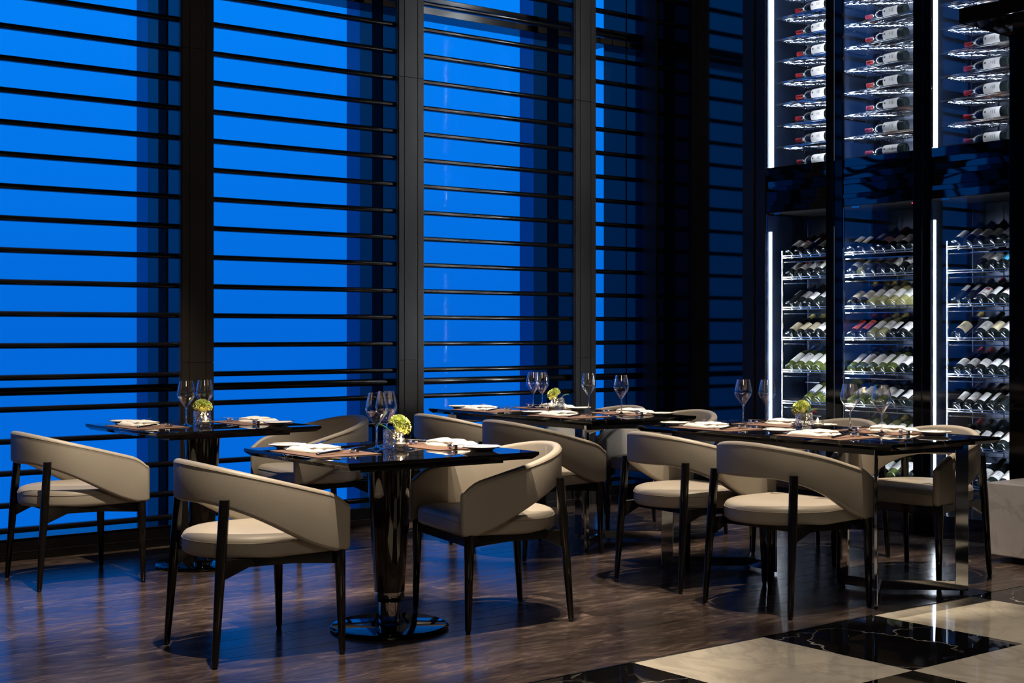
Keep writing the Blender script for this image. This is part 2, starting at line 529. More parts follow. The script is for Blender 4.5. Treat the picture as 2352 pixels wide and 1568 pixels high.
def mullion(x0, x1):
    mo = empty('mullion'); mo.parent = wall
    w = x1 - x0
    h = CEIL - 0.15
    part('core', MB().box(x0 + 0.004, x1 - 0.004, WY + 0.006, GY + 0.02, 0, h), 'black_metal', mo)
    # three face panels with shadow gaps, upper and lower lengths
    a = x0 + w * 0.035; cuts = [(a, x0 + w * 0.245), (x0 + w * 0.26, x0 + w * 0.755), (x0 + w * 0.77, x1)]
    for q, (p0, p1) in enumerate(cuts):
        for z0, z1 in ((0.0, 1.058), (1.06, 2.905), (2.908, h)):
            part('face_panel', MB().box(p0, p1, WY - 0.004, WY + 0.012, z0, z1), 'mullion_face', mo, bevel=0.0012, seg=1)
    part('corner_strip', MB().box(x0, x0 + w * 0.03, WY + 0.004, WY + 0.03, 0, h), 'mullion_face', mo)
    for side, xa in ((-1, x0), (1, x1)):
        t0, t1 = (xa, xa + 0.006) if side < 0 else (xa - 0.006, xa)
        part('reveal_panel', MB().box(t0, t1, WY + 0.03, WY + 0.185, 0.113, h), 'black_reveal', mo)
        b0, b1 = (xa - 0.006, xa + 0.006) if side < 0 else (xa - 0.006, xa + 0.006)
        part('guide_post', MB().box(b0, b1, WY + 0.185, WY + 0.30, 0.113, h), 'guide_black', mo)
        part('reveal_panel', MB().box(t0, t1, WY + 0.30, GY, 0.113, h), 'black_reveal', mo)
        part('outer_fin', MB().box(t0, t1, GY, GY + 0.17, 0.0, h), 'outer_fin', mo)
for q in MUL: mullion(*q)

# slat: flattened bar with rounded nose
def slat_mesh(L, hz, hy, name='slat', m='slat_gloss'):
    mb = MB(); n = 14; sec = []
    for k in range(n):
        a = 2 * pi * k / n
        sec.append((hy * abs(cos(a)) ** 0.8 * (1 if cos(a) >= 0 else -1), hz * abs(sin(a)) ** 0.8 * (1 if sin(a) >= 0 else -1)))
    mb.rings([[(x, p, q) for p, q in sec] for x in (0, L)])
    return mb.mesh(name, m, 50)
SLZ = [0.99 + PITCH * k for k in range(-4, 20)]
bays = [(MUL[i][1], MUL[i + 1][0]) for i in range(4)] + [(MUL[4][1], WX)]
for bi, (x0, x1) in enumerate(bays):
    wn = struct(empty('window_%d' % (bi + 1)), 'tall window bay with horizontal black slats over blue glass')
    L = x1 - x0
    me = slat_mesh(L, 0.0168, 0.030)
    for z in SLZ:
        put('slat', me, wn, (x0, WY + 0.06, z))
    put('slat', me, wn, (x0, WY + 0.06, 0.158))
    put('guard_rail', slat_mesh(L, 0.024, 0.030, 'guard_rail'), wn, (x0, WY + 0.09, 0.913))
    part('glass_pane', MB().box(x0, x1, GY - 0.004, GY + 0.004, 0.113, CEIL - 0.15), 'window_glass', wn)

# ---------------------------------------------------------------- wine wall (right)
wr_ = struct(empty('wall_right'), 'black lacquered wall holding the wine cabinets')
def rp(name, mb, m, **k): return part(name, mb, m, wr_, **k)
CY0 = [6.477, 5.824, 5.155]; CY1 = [5.965, 5.290, 4.630]      # glass openings
rp('lacquer_panel', MB().box(WX, WX + 0.06, 6.678, GY, 0, CEIL), 'black_reveal')
rp('corner_post', MB().box(WX - 0.012, WX + 0.01, WY - 0.13, WY + 0.005, 0, CEIL), 'mullion_face', bevel=0.002)
rp('corner_post', MB().box(WX - 0.004, WX + 0.01, WY + 0.20, WY + 0.21, 0.113, CEIL), 'mullion_face')
rp('column', MB().box(WX - 0.02, WX + 0.02, 6.575, 6.676, 0, CEIL), 'mullion_face', bevel=0.002)
rp('column', MB().box(WX - 0.008, WX + 0.011, 6.482, 6.573, 0, CEIL), 'mullion_face', bevel=0.002)
for a, c in ((5.961, 5.828), (5.286, 5.159)):
    rp('pillar', MB().box(WX - 0.006, WX + 0.011, c + (a - c) * 0.52, a, 0, CEIL), 'black_gloss', bevel=0.0015)
    rp('pillar', MB().box(WX - 0.006, WX + 0.011, c, c + (a - c) * 0.48, 0, CEIL), 'black_gloss', bevel=0.0015)
rp('pillar', MB().box(WX - 0.006, WX + 0.011, 4.50, 4.626, 0, CEIL), 'black_gloss', bevel=0.0015)
rp('lacquer_panel', MB().box(WX - 0.004, WX + 0.06, -4.5, 4.495, 0, CEIL), 'black_lacquer')
rp('plinth', MB().box(WX + 0.004, WX + 0.5, 4.63, 6.48, 0, 0.125), 'black_lacquer')
rp('fascia_core', MB().box(WX + 0.02, WX + 0.5, 4.63, 6.48, 2.05, 2.355), 'guide_black')
rp('backing', MB().box(WX + 0.5, WX + 0.56, -4.5, GY, 0, CEIL), 'black_metal')
rp('header', MB().box(WX - 0.002, WX + 0.5, 4.63, 6.48, 4.40, CEIL), 'black_lacquer')
# polished strips of the band between lower and upper cabinets, each slightly out of true
for c in range(3):
    ya, yb = CY0[c], CY1[c]
    hs = [2.050, 2.098, 2.128, 2.190, 2.222, 2.262, 2.300, 2.357]
    for k in range(len(hs) - 1):
        z0, z1 = hs[k] + 0.0012, hs[k + 1] - 0.0012
        mb = MB(); N = 20; v = []; f = []
        tz = random.uniform(-0.02, 0.02); ty = random.uniform(-0.02, 0.02); am = random.uniform(0.0001, 0.00035); ph = random.uniform(0, 6)
        for i in range(N + 1):
            yy = ya + (yb - ya) * i / N
            for z in (z0, (z0 + z1) / 2, z1):
                dx = (yy - (ya + yb) / 2) * ty + (z - (z0 + z1) / 2) * tz + am * sin(ph + 14 * (yy - ya) + 30 * (z - z0))
                v.append((WX + 0.004 + dx, yy, z))
        o = len(v)
        v += [(WX + 0.019, p[1], p[2]) for p in v]
        for i in range(N):
            for j in range(2):
                a = i * 3 + j
                f.append((a, a + 1, a + 4, a + 3)); f.append((o + a, o + a + 3, o + a + 4, o + a + 1))
            f.append((i * 3, i * 3 + 3, o + i * 3 + 3, o + i * 3)); f.append((i * 3 + 2, o + i * 3 + 2, o + i * 3 + 5, i * 3 + 5))
        f.append((0, o, o + 1, 1)); f.append((1, o + 1, o + 2, 2)); e_ = N * 3
        f.append((e_, e_ + 1, o + e_ + 1, o + e_)); f.append((e_ + 1, e_ + 2, o + e_ + 2, o + e_ + 1))
        mb.add(v, f)
        rp('fascia_strip', mb, 'black_lacquer', smooth=40)

# ---------------------------------------------------------------- wine cabinets
SH = [1.756, 1.610, 1.405, 1.200, 0.980, 0.768, 0.537, 0.308]
XR = WX + 0.12           # plane of the front rails
SIDE = [(6.530, 5.945), (5.928, 5.225), (5.208, 4.560)]
IN0 = [6.435, 5.912, 5.125]
WHICH = ['left', 'middle', 'right']
def bottle_parts(bm_, cap_, lab_, style):
    """bottle lying along +X, base at the origin, label upwards"""
    R = 0.0365
    q = Matrix.Rotation(radians(90), 4, 'Y')
    body = MB()
    body.lathe([(0.010, 0.006), (0.030, 0.0015), (0.034, 0.0), (R - 0.001, 0.003), (R, 0.008), (R, 0.185), (0.0345, 0.203), (0.026, 0.221), (0.0175, 0.236), (0.0145, 0.250), (0.0142, 0.262)], 20, q)
    cap = MB().lathe([(0.0149, 0.240), (0.0152, 0.262), (0.0150, 0.292), (0.0165, 0.294), (0.0165, 0.304), (0.012, 0.306)], 14, q)
    z0, z1 = style['z']
    lab = MB(); n = 12; v = []; f = []; half = radians(style['half'])
    for i, z in enumerate((z0, z1)):
        for k in range(n + 1):
            a = -half + 2 * half * k / n
            v.append((z, (R + 0.0007) * sin(a), (R + 0.0007) * cos(a)))
    for k in range(n):
        f.append((k, k + 1, n + 2 + k, n + 1 + k))
    lab.add(v, f)
    extra = []
    def patch(za, zb, aa, ab, m):
        pm = MB(); v = []; f = []
        for z in (za, zb):
            for k in range(7):
                a = radians(aa + (ab - aa) * k / 6)
                v.append((z, (R + 0.0013) * sin(a), (R + 0.0013) * cos(a)))
        for k in range(6): f.append((k, k + 1, 8 + k, 7 + k))
        pm.add(v, f)
        extra.append((pm.mesh('label_print', m, 180)))
    if style.get('seal'): patch(z1 - 0.032, z1 - 0.010, -18, 18, 'label_seal'); patch(z0 + 0.014, z0 + 0.019, -40, 30, 'label_ink')
    if style.get('band'): patch(z0, z0 + 0.012, -style['half'], style['half'], 'label_band')
    if style.get('lines'):
        for k in range(3): patch(z0 + 0.030 + 0.012 * k, z0 + 0.0335 + 0.012 * k, -22 + 5 * k, 22 - 5 * k, 'label_ink')
    if style.get('dot'):
        patch(z1 - 0.020, z1 - 0.009, -9, 9, 'label_ink')
    return (body.mesh('body', bm_, 40), cap.mesh('capsule', cap_, 40), lab.mesh('label', lab_, 180), extra)
STY = {}
def style(key, bm_, cap_, lab_, words, **s):
    s.setdefault('z', (0.045, 0.135)); s.setdefault('half', 70)
    STY[key] = (bottle_parts(bm_, cap_, lab_, s), words)
style('dark', 'bottle_black', 'foil_black', 'label_white', 'dark bottle with white label', lines=1)
style('darkgrey', 'bottle_black', 'foil_black', 'label_grey', 'dark bottle with grey label', lines=1, z=(0.07, 0.15))
style('seal', 'bottle_black', 'foil_wine', 'label_white', 'dark bottle with red-sealed label', seal=1)
style('cream', 'bottle_black', 'foil_gold', 'label_cream', 'dark bottle with cream label', lines=1)
style('narrow', 'bottle_black', 'foil_black', 'label_white', 'dark bottle with narrow white label', half=34)
style('green', 'bottle_green', 'foil_blue', 'label_white', 'green bottle with white label', dot=1, z=(0.05, 0.16))
style('greenband', 'bottle_green', 'foil_blue', 'label_white', 'green bottle with blue-edged label', band=1, z=(0.06, 0.16))
style('pale', 'bottle_pale', 'foil_gold', 'label_white', 'pale bottle with white label', lines=1, z=(0.06, 0.15))
style('pink', 'bottle_black', 'foil_wine', 'label_pink', 'dark bottle with pink label', z=(0.06, 0.12))
style('bare', 'bottle_black', 'foil_black', 'label_grey', 'dark bottle with thin grey label', half=25, z=(0.10, 0.17))
style('redart', 'bottle_black', 'foil_wine', 'label_red', 'dark bottle with red patterned label', z=(0.045, 0.16))
style('bluelab', 'bottle_black', 'foil_blue', 'label_blue', 'dark bottle with bright blue label')
style('winecap', 'bottle_black', 'foil_wine', 'label_white', 'dark red-capped bottle with white label', lines=1, z=(0.05, 0.12))
style('estate', 'bottle_black', 'cork_red', 'label_white', 'dark red-capped bottle', lines=1, dot=1, z=(0.045, 0.155), half=85)
def bottle(key, loc, rot, label, group):
    (b_, c_, l_, ex), words = STY[key]
    o = empty('wine_bottle', loc)
    o.rotation_euler = rot
    put('body', b_, o); put('capsule', c_, o)
    lb = put('label', l_, o)
    for m_ in ex: put('label_print', m_, lb)
    tag(o, words + ', ' + label, 'wine bottle', group)
    return o
ORD = ['first', 'second', 'third', 'fourth', 'fifth', 'sixth', 'seventh', 'eighth', 'ninth']
ROWS = [
 # left cabinet, top shelf first
 [['darkgrey', 'seal', 'bare', 'narrow', 'darkgrey', 'dark'], ['narrow', 'seal', 'narrow', 'seal', 'dark', 'dark'], ['bare', 'darkgrey', 'narrow', 'darkgrey', 'dark', 'dark'],
  ['cream', 'cream', 'cream', 'dark', 'dark', 'dark'], ['green', 'green', 'green', 'green', 'green', 'green'], ['', '', 'greenband', 'greenband', 'greenband', 'greenband'],
  ['winecap', '', 'dark', 'winecap', 'dark', 'dark'], []],
 [['darkgrey', 'narrow', 'bare', 'pink', 'dark', 'dark', 'dark'], ['dark', 'pale', 'darkgrey', 'darkgrey', 'dark', 'darkgrey', 'dark'], ['cream', 'cream', 'pale', 'pale', 'pale', 'pale', 'pale'],
  ['redart', 'redart', 'pale', 'pale', 'narrow', 'dark', 'dark'], ['green', 'green', 'green', 'green', 'green', 'dark', 'dark'], ['greenband', 'greenband', 'greenband', 'greenband', 'dark', 'dark', 'dark'],
  ['green', 'pale', 'green', 'pale', 'green', 'green', 'pale'], ['dark', 'green', 'dark', 'dark', 'green', 'dark', 'dark']],
 [['dark', 'darkgrey', 'dark', 'dark', 'dark', 'dark'], ['', '', 'darkgrey', 'dark', 'bluelab', 'dark'], ['bare', 'bare', 'seal', 'seal', 'winecap', 'dark'],
  ['cream', '', 'dark', 'cream', 'dark', 'dark'], ['winecap', 'winecap', 'winecap', 'winecap', 'dark', 'dark'], ['narrow', 'dark', 'narrow', 'narrow', 'bare', 'dark'],
  ['winecap', 'dark', 'narrow', 'dark', 'dark', 'dark'], ['dark', '', 'dark', 'winecap', 'dark', 'dark']]]
TOPZ = 2.045
for c in range(3):
    ya, yb = SIDE[c]
    cab = empty('wine_cabinet', (WX, (ya + yb) / 2, 0.0))
    tag(cab, 'lit lower wine cabinet with chrome shelves, %s of the three' % WHICH[c], 'cabinet', 'lower wine cabinets')
    oy = (ya + yb) / 2
    def cp(name, mb, m, par=None, **k):
        o = part(name, mb, m, par or cab, **k)
        return o
    L = lambda y: y - oy
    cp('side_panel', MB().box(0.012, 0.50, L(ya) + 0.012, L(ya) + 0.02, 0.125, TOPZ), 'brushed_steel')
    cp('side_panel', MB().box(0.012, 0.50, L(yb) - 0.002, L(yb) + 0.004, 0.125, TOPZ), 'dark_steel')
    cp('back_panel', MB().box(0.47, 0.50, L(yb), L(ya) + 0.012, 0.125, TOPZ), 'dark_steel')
    cp('cabinet_floor', MB().box(0.012, 0.50, L(yb), L(ya) + 0.012, 0.11, 0.13), 'dark_steel')
    gd = cp('glass_door', MB().box(0.0, 0.008, L(CY1[c]), L(CY0[c]) - 0.001, 0.14, 2.044), 'door_glass')
    cp('polished_edge', MB().box(-0.001, 0.009, L(CY0[c]) - 0.0035, L(CY0[c]) - 0.001, 0.14, 2.044), 'steel', gd)
    cp('top_clip', MB().box(-0.003, 0.012, L(CY0[c]) - 0.13, L(CY0[c]) - 0.07, 2.034, 2.046), 'steel', gd)
    sx = 0.06 if c == 1 else 0.118
    cp('led_strip', MB().box(sx - 0.0042, sx + 0.0042, L(ya) + 0.003, L(ya) + 0.012, 0.15, 1.93), 'led_mid' if c == 1 else 'led_white')
    if c != 1:
        cp('led_strip', MB().box(0.024, 0.034, L(ya) + 0.002, L(ya) + 0.011, 0.15, 1.93), 'led_mid')  # extra strip out of view, added to brighten the rails and bottles
    cp('led_strip', MB().box(0.05, 0.062, L(yb) + 0.005, L(yb) + 0.013, 0.15, 1.80), 'led_side')
    if c == 1:
        cp('standby_light', MB().lathe([(0.0001, -0.004), (0.004, -0.002), (0.004, 0.002), (0.0001, 0.004)], 8, Matrix.Translation((0.02, L(CY1[1]) + 0.02, 2.035))), 'red_diode')
    y0 = IN0[c]
    for yy in (y0, CY1[c] + 0.006):
        cp('rack_post', MB().box(0.112, 0.124, L(yy) - 0.004, L(yy) + 0.004, 0.13, 1.795), 'rail_chrome')
        cp('rack_post', MB().box(0.38, 0.39, L(yy) - 0.004, L(yy) + 0.004, 0.13, 2.0), 'chrome')
    for yy in (y0 - 0.18, y0 - 0.36):
        cp('rack_post', MB().rod((0.44, L(yy), 0.13), (0.44, L(yy), 2.03), 0.004, n=8), 'chrome')
    n = 7 if c == 1 else 6
    pitch = 0.0775
    nm = 'cabinet shelf'
    for si, z in enumerate(SH):
        sh = empty('shelf'); sh.parent = cab; sh.location = (0, 0, z)
        ra = MB().rod((0.118, L(y0), 0.004), (0.118, L(yb) + 0.01, 0.004), 0.0042, n=8)
        put('rail', ra.mesh('rail', 'rail_chrome', 40), sh)
        ra = MB().rod((0.116, L(y0), -0.010), (0.116, L(yb) + 0.01, -0.010), 0.0042, n=8)
        put('rail', ra.mesh('rail', 'rail_chrome', 40), sh)
        ra = MB().box(0.120, 0.30, L(yb) + 0.01, L(y0), -0.042, -0.037)
        put('tray', ra.mesh('tray', 'steel'), sh)
        ra = MB().rod((0.36, L(y0), 0.125), (0.36, L(yb) + 0.01, 0.125), 0.004, n=8)
        put('rail', ra.mesh('rail', 'rail_chrome', 40), sh)
        for k in range(n):
            if k >= len(ROWS[c][si]) or ROWS[c][si][k] == '': continue
            yy = y0 - 0.047 - pitch * k + random.uniform(-0.001, 0.001)
            bottle(ROWS[c][si][k], (WX + 0.128 + random.uniform(0, 0.008), yy, z + 0.012), (random.uniform(-0.5, 0.5), radians(-28), random.uniform(-0.03, 0.03)),
                   '%s from left, %s lower shelf of %s cabinet' % (ORD[k], ORD[si], WHICH[c]), 'bottles on the lower cabinet shelves')

# upper racks: one bottle lying sideways on every wire rack
for c in range(3):
    ya, yb = SIDE[c]
    oy = (ya + yb) / 2
    L = lambda y: y - oy
    cab = empty('wine_display', (WX, oy, 2.355))
    tag(cab, 'upper glass wine display with wire racks, %s of the three' % WHICH[c], 'wine display', 'upper wine displays')
    Hh = 4.40 - 2.355
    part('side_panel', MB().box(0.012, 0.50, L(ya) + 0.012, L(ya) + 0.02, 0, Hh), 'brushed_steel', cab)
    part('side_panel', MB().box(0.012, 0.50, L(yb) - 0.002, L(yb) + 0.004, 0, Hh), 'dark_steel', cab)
    part('back_panel', MB().box(0.47, 0.50, L(yb), L(ya) + 0.012, 0, Hh), 'dark_steel', cab)
    gd = part('glass_door', MB().box(0.0, 0.008, L(CY1[c]), L(CY0[c]) - 0.001, 0.006, Hh), 'door_glass', cab)
    part('polished_edge', MB().box(-0.001, 0.009, L(CY0[c]) - 0.0035, L(CY0[c]) - 0.001, 0.006, Hh), 'dark_steel', gd)
    sx = 0.06 if c == 1 else 0.118
    part('led_strip', MB().box(sx - 0.006, sx + 0.006, L(ya) + 0.001, L(ya) + 0.012, 0.004, Hh), 'led_mid' if c == 1 else 'led_white', cab)
    part('led_strip', MB().box(sx + 0.022, sx + 0.026, L(ya) + 0.006, L(ya) + 0.012, 0.004, Hh), 'led_white', cab)
    part('led_strip', MB().box(0.05, 0.062, L(yb) + 0.005, L(yb) + 0.013, 0.004, Hh), 'led_side', cab)
    y0 = IN0[c] + 0.02
    for yy in (y0 - 0.10, yb + 0.12):
        part('rack_post', MB().rod((0.40, L(yy), 0), (0.40, L(yy), Hh), 0.0045, n=8), 'chrome', cab)
        part('rack_post', MB().rod((0.25, L(yy), 0), (0.25, L(yy), Hh), 0.003, n=8), 'chrome', cab)
    rack = MB()
    for k in range(13):
        xx = 0.075 + 0.027 * k
        rack.rod((xx, L(y0), 0), (xx, L(yb) + 0.012, 0), 0.0028, n=6)
    for yy in (y0, y0 - 0.16, y0 - 0.32, yb + 0.012):
        rack.rod((0.07, L(yy), -0.006), (0.402, L(yy), -0.006), 0.0028, n=6)
    rack.rod((0.070, L(y0), -0.010), (0.070, L(yb) + 0.012, -0.010), 0.0036, n=6)
    rme = rack.mesh('rack', 'chrome', 40)
    for k in range(11):
        z = 2.355 + 0.1465 * k
        put('rack', rme, cab, (0, 0, z - 2.355))
        yc = {0: 6.035, 1: 5.452, 2: 4.725}[c]
        if k < 9:
            bottle('estate', (WX + 0.155, yc, z + 0.041), (radians(-78), 0, radians(90) + random.uniform(-0.03, 0.03)),
               'lying on %s rack up in %s display' % (ORD[k], WHICH[c]), 'bottles on the upper racks')

# ---------------------------------------------------------------- marble bench and hanging canopy at the right
bn = empty('marble_bench', (6.99, 3.4, 0))
tag(bn, 'white veined marble bench block in front of wine cabinets', 'bench')
part('block', MB().box(-0.24, 0.28, -1.0, 1.018, 0.036, 0.426), 'bench_marble', bn, bevel=0.006)
for yy in (-0.8, 0.0, 0.86):
    part('foot', MB().box(-0.16, 0.2, yy - 0.05, yy + 0.05, 0, 0.038), 'black_metal', bn)
cn = empty('hanging_canopy', (5.93, 2.7, 2.60))
tag(cn, 'glossy black canopy slab hanging in the top right corner', 'canopy')
part('slab', MB().box(-0.52, 0.52, -1.0, 0.98, 0.0, 0.066), 'black_lacquer', cn, bevel=0.003)
nb = MB(); v = []; f = []
for i in range(9):
    for j in range(9):
        u_, w_ = i / 8, j / 8
        v.append((-0.5 + u_ * 1.0, -0.98 + w_ * 1.94, -0.012 * sin(pi * u_) * (1 + 0.5 * sin(7 * w_ + 4 * u_)) - 0.001))
for i in range(8):
    for j in range(8):
        a = i * 9 + j
        f.append((a, a + 1, a + 10, a + 9))
nb.add(v, f)
part('soffit', nb, 'black_lacquer', cn, smooth=180)
part('hanger', MB().box(-0.40, 0.45, -0.9, 0.86, 0.066, CEIL - 2.60), 'black_lacquer', cn, bevel=0.004)

# ================================================================== chairs
def make_chair():
    t = empty('dining_chair')
    # seat cushion
    def outline(inset, z, sx=0.0):
        pts = []
        hw, fx, a = 0.268 - inset, 0.252 - inset, 0.272 - inset
        rc = 0.03
        n = 28
        pts.append((fx, hw - rc, z)); pts.append((fx - rc * .3, hw - rc * .3, z)); pts.append((fx - rc, hw, z)); pts.append((0.12, hw, z))
        for k in range(n + 1):
            an = pi / 2 + pi * k / n
            pts.append((a * cos(an) * 1.0, hw * sin(an), z))
        pts.append((0.12, -hw, z)); pts.append((fx - rc, -hw, z)); pts.append((fx - rc * .3, -hw + rc * .3, z)); pts.append((fx, -hw + rc, z))
        pts.append((fx, -hw * 0.5, z)); pts.append((fx, 0, z)); pts.append((fx, hw * 0.5, z))
        return pts
    mb = MB()
    rs = [outline(0.03, 0.388), outline(0.012, 0.390), outline(0.002, 0.398), outline(0, 0.410), outline(0, 0.445), outline(0.003, 0.458), outline(0.012, 0.468), outline(0.03, 0.475), outline(0.08, 0.481), outline(0.16, 0.485)]
    mb.rings(rs)
    part('seat', mb, 'leather', t, smooth=60)
    part('seat_piping', MB().tube(outline(-0.0004, 0.447)[:-3], 0.0016, 5, True), 'leather_piping', t, smooth=180)
    # wrap-around back: plan curve from one front end round the back to the other
    plan = []
    a, hw, fx = 0.283, 0.287, 0.258
    for k in range(11): plan.append((fx - k * fx / 11, hw))
    for k in range(37):
        an = pi / 2 + pi * k / 36
        plan.append((a * cos(an), hw * sin(an)))
    for k in range(10, -1, -1): plan.append((fx - k * fx / 11, -hw))
    def ztop(x): return 0.753 - 0.268 * (x + 0.283) - 0.028 * max(0, (x - 0.175) / 0.083) ** 2.2
    def zbot(x):
        u = min(1, max(0, (x + 0.25) / 0.46))
        s = u * u * (3 - 2 * u)
        return 0.597 + (0.398 - 0.597) * (0.55 * u + 0.45 * s)
    TH = 0.019
    def section(p, nrm, shrink=0.0, push=Vector((0, 0))):
        x, y = p
        zt, zb = ztop(x) - shrink, zbot(x) + shrink
        th = TH - shrink * 0.8
        rc = min(0.016, th * 0.95)
        pts = []
        prof = []
        for (cx, cz, a0) in ((th - rc, zt - rc, 0), (-th + rc, zt - rc, 90), (-th + rc, zb + rc, 180), (th - rc, zb + rc, 270)):
            for k in range(5):
                an = radians(a0 + 22.5 * k)
                prof.append((cx + rc * cos(an), cz + rc * sin(an)))
        for (o, z) in prof:
            pts.append((x + nrm[0] * o + push.x, y + nrm[1] * o + push.y, z))
        return pts
    rs = []; N = len(plan); nor = []
    for i in range(N):
        pa = plan[max(0, i - 1)]; pb = plan[min(N - 1, i + 1)]
        dx, dy = pb[0] - pa[0], pb[1] - pa[1]
        l = sqrt(dx * dx + dy * dy)
        nor.append((-dy / l * -1, dx / l * -1))
    # outward normals
    for i in range(N):
        if plan[i][0] * nor[i][0] + plan[i][1] * nor[i][1] < 0: nor[i] = (-nor[i][0], -nor[i][1])
    for sh_, px in ((0.014, 0.016), (0.006, 0.013), (0.0015, 0.007)):
        rs.append(section(plan[0], nor[0], sh_, Vector((px, 0))))
    for i in range(N): rs.append(section(plan[i], nor[i]))
    for sh_, px in ((0.0015, 0.007), (0.006, 0.013), (0.014, 0.016)):
        rs.append(section(plan[-1], nor[-1], sh_, Vector((px, 0))))
    bk = part('backrest', MB().rings(rs), 'leather', t, smooth=60)
    top = [(p[0] + n_[0] * (TH + 0.0003), p[1] + n_[1] * (TH + 0.0003), ztop(p[0]) - 0.014) for p, n_ in zip(plan, nor)]
    part('backrest_seam', MB().tube(top, 0.0011, 5), 'leather_piping', bk, smooth=180)
    mid = N // 2
    p, n_ = plan[mid], nor[mid]
    part('backrest_seam', MB().tube([(p[0] - n_[0] * (TH + 0.0004), p[1], 0.60), (p[0] - n_[0] * (TH + 0.0004), p[1], 0.73)], 0.0009, 5), 'leather_piping', bk, smooth=180)
    for s in (-1, 1):
        lg = MB().lathe([(0.0095, 0.0), (0.0100, 0.010), (0.0125, 0.012), (0.0175, 0.24), (0.0205, 0.42), (0.0195, 0.615)], 14)
        sk = Matrix.Identity(4); sk[0][2] = 0.075; sk[1][2] = -0.03 * s
        lg.v = [tuple(Matrix.Translation((-0.258, 0.248 * s, 0)) @ sk @ Vector(q)) for q in lg.v]
        part('leg', lg, 'black_wood', t, smooth=50)
        lg = MB().lathe([(0.0095, 0.0), (0.0100, 0.010), (0.0125, 0.012), (0.0185, 0.24), (0.0215, 0.36), (0.0215, 0.405)], 14)
        sk = Matrix.Identity(4); sk[0][2] = -0.02; sk[1][2] = -0.012 * s
        lg.v = [tuple(Matrix.Translation((0.243, 0.288 * s, 0)) @ sk @ Vector(q)) for q in lg.v]
        part('leg', lg, 'black_wood', t, smooth=50)
    fr = MB()
    for s in (-1, 1):
        pl = [(0.235, 0.392), (0.235, 0.348), (0.05, 0.362), (-0.12, 0.362), (-0.222, 0.318), (-0.228, 0.392)]
        M = Matrix.Translation((0, 0.262 * s, 0)) @ Matrix.Rotation(radians(90), 4, 'X')
        pr = MB().prism(pl, -0.011, 0.011, M)
        pr.v = [(p[0], p[1] - s * 0.035 * max(0, (0.235 - p[0])) / 0.46, p[2]) for p in pr.v]
        fr.add(pr.v, pr.f)
    fr.box(0.215, 0.240, -0.27, 0.27, 0.352, 0.392)
    fr.box(-0.16, -0.135, -0.235, 0.235, 0.360, 0.392)
    fr.lathe([(0.23, 0.384), (0.23, 0.392)], 28)
    part('seat_frame', fr, 'black_wood', t)
    return t
CH = Proto(make_chair())
D = radians
CHG = 'beige wraparound dining chairs'
for x, y, r, lab in [
    (2.617, 4.966, -4.3, 'beige leather chair in the foreground at the front pedestal table, seen from behind'),
    (2.65, 6.913, -1.7, 'leftmost beige leather chair, by the window at the rear pedestal table'),
    (3.73, 4.88, 167.6, 'beige leather chair facing left, on the right of the front pedestal table'),
    (4.14, 7.09, 176.0, 'beige leather chair half hidden behind the front table, facing the rear pedestal table'),
    (5.08, 6.93, -2.0, 'beige leather chair at the long window table, nearest the window, seen from behind'),
    (5.05, 6.20, -3.0, 'beige leather chair at the long window table, behind the right foreground chair'),
    (6.18, 6.92, 178.0, 'beige leather chair across the long window table, its back rising before the last window'),
    (6.15, 6.26, 177.0, 'beige leather chair across the long window table, its back against black wall'),
    (5.03, 4.975, -4.85, 'beige leather chair at the long cabinet-side table, left of two seen from behind'),
    (4.944, 4.28, 1.2, 'large beige leather chair at the long cabinet-side table, right of two seen from behind'),
    (6.17, 5.07, 179.0, 'beige leather chair facing left, mostly hidden behind the cabinet-side table'),
    (6.07, 4.37, 181.0, 'rightmost beige leather chair, facing left beside the marble bench'),
]:
    CH.at((x, y, 0), D(r), lab, 'chair', CHG)

# ================================================================== tables
TZ = 0.745
def top_mesh(lx, ly, name='table_top'):
    def ring(ix, z):
        return [(-lx / 2 + ix, -ly / 2 + ix, z), (lx / 2 - ix, -ly / 2 + ix, z), (lx / 2 - ix, ly / 2 - ix, z), (-lx / 2 + ix, ly / 2 - ix, z)]
    mb = MB().rings([ring(0.024, TZ - 0.030), ring(0.020, TZ - 0.030), ring(0.0012, TZ - 0.0145), ring(0, TZ - 0.0125), ring(0, TZ - 0.0012), ring(0.0012, TZ)])
    return mb.mesh(name, 'marble_black')
def pedestal(x, y, lx, ly, rz, lab):
    t = empty('pedestal_table', (x, y, 0), D(rz))
    tag(t, lab, 'table', 'square pedestal tables')
    put('table_top', top_mesh(lx, ly), t)
    part('under_plate', MB().box(-0.34, 0.34, -0.34, 0.34, TZ - 0.048, TZ - 0.030), 'black_metal', t)
    part('column', MB().lathe([(0.064, 0.158), (0.094, TZ - 0.047)], 40), 'column_lacquer', t, smooth=40)
    part('collar', MB().lathe([(0.045, 0.028), (0.045, 0.118), (0.061, 0.118), (0.0625, 0.120), (0.0625, 0.160)], 40), 'chrome', t, smooth=40)
    part('base_disc', MB().lathe([(0.236, 0.0), (0.246, 0.004), (0.248, 0.012), (0.244, 0.017), (0.236, 0.0200), (0.046, 0.0212)], 64), 'black_chrome', t, smooth=40)
    return t
T1 = (3.24, 4.945, -1.6); T2 = (3.35, 6.925, -0.3)
pedestal(T1[0], T1[1], 0.90, 0.88, T1[2], 'square black marble table in front, on a tapered lacquer pedestal')
pedestal(T2[0], T2[1], 0.92, 0.92, T2[2], 'square black marble pedestal table at left by the windows')
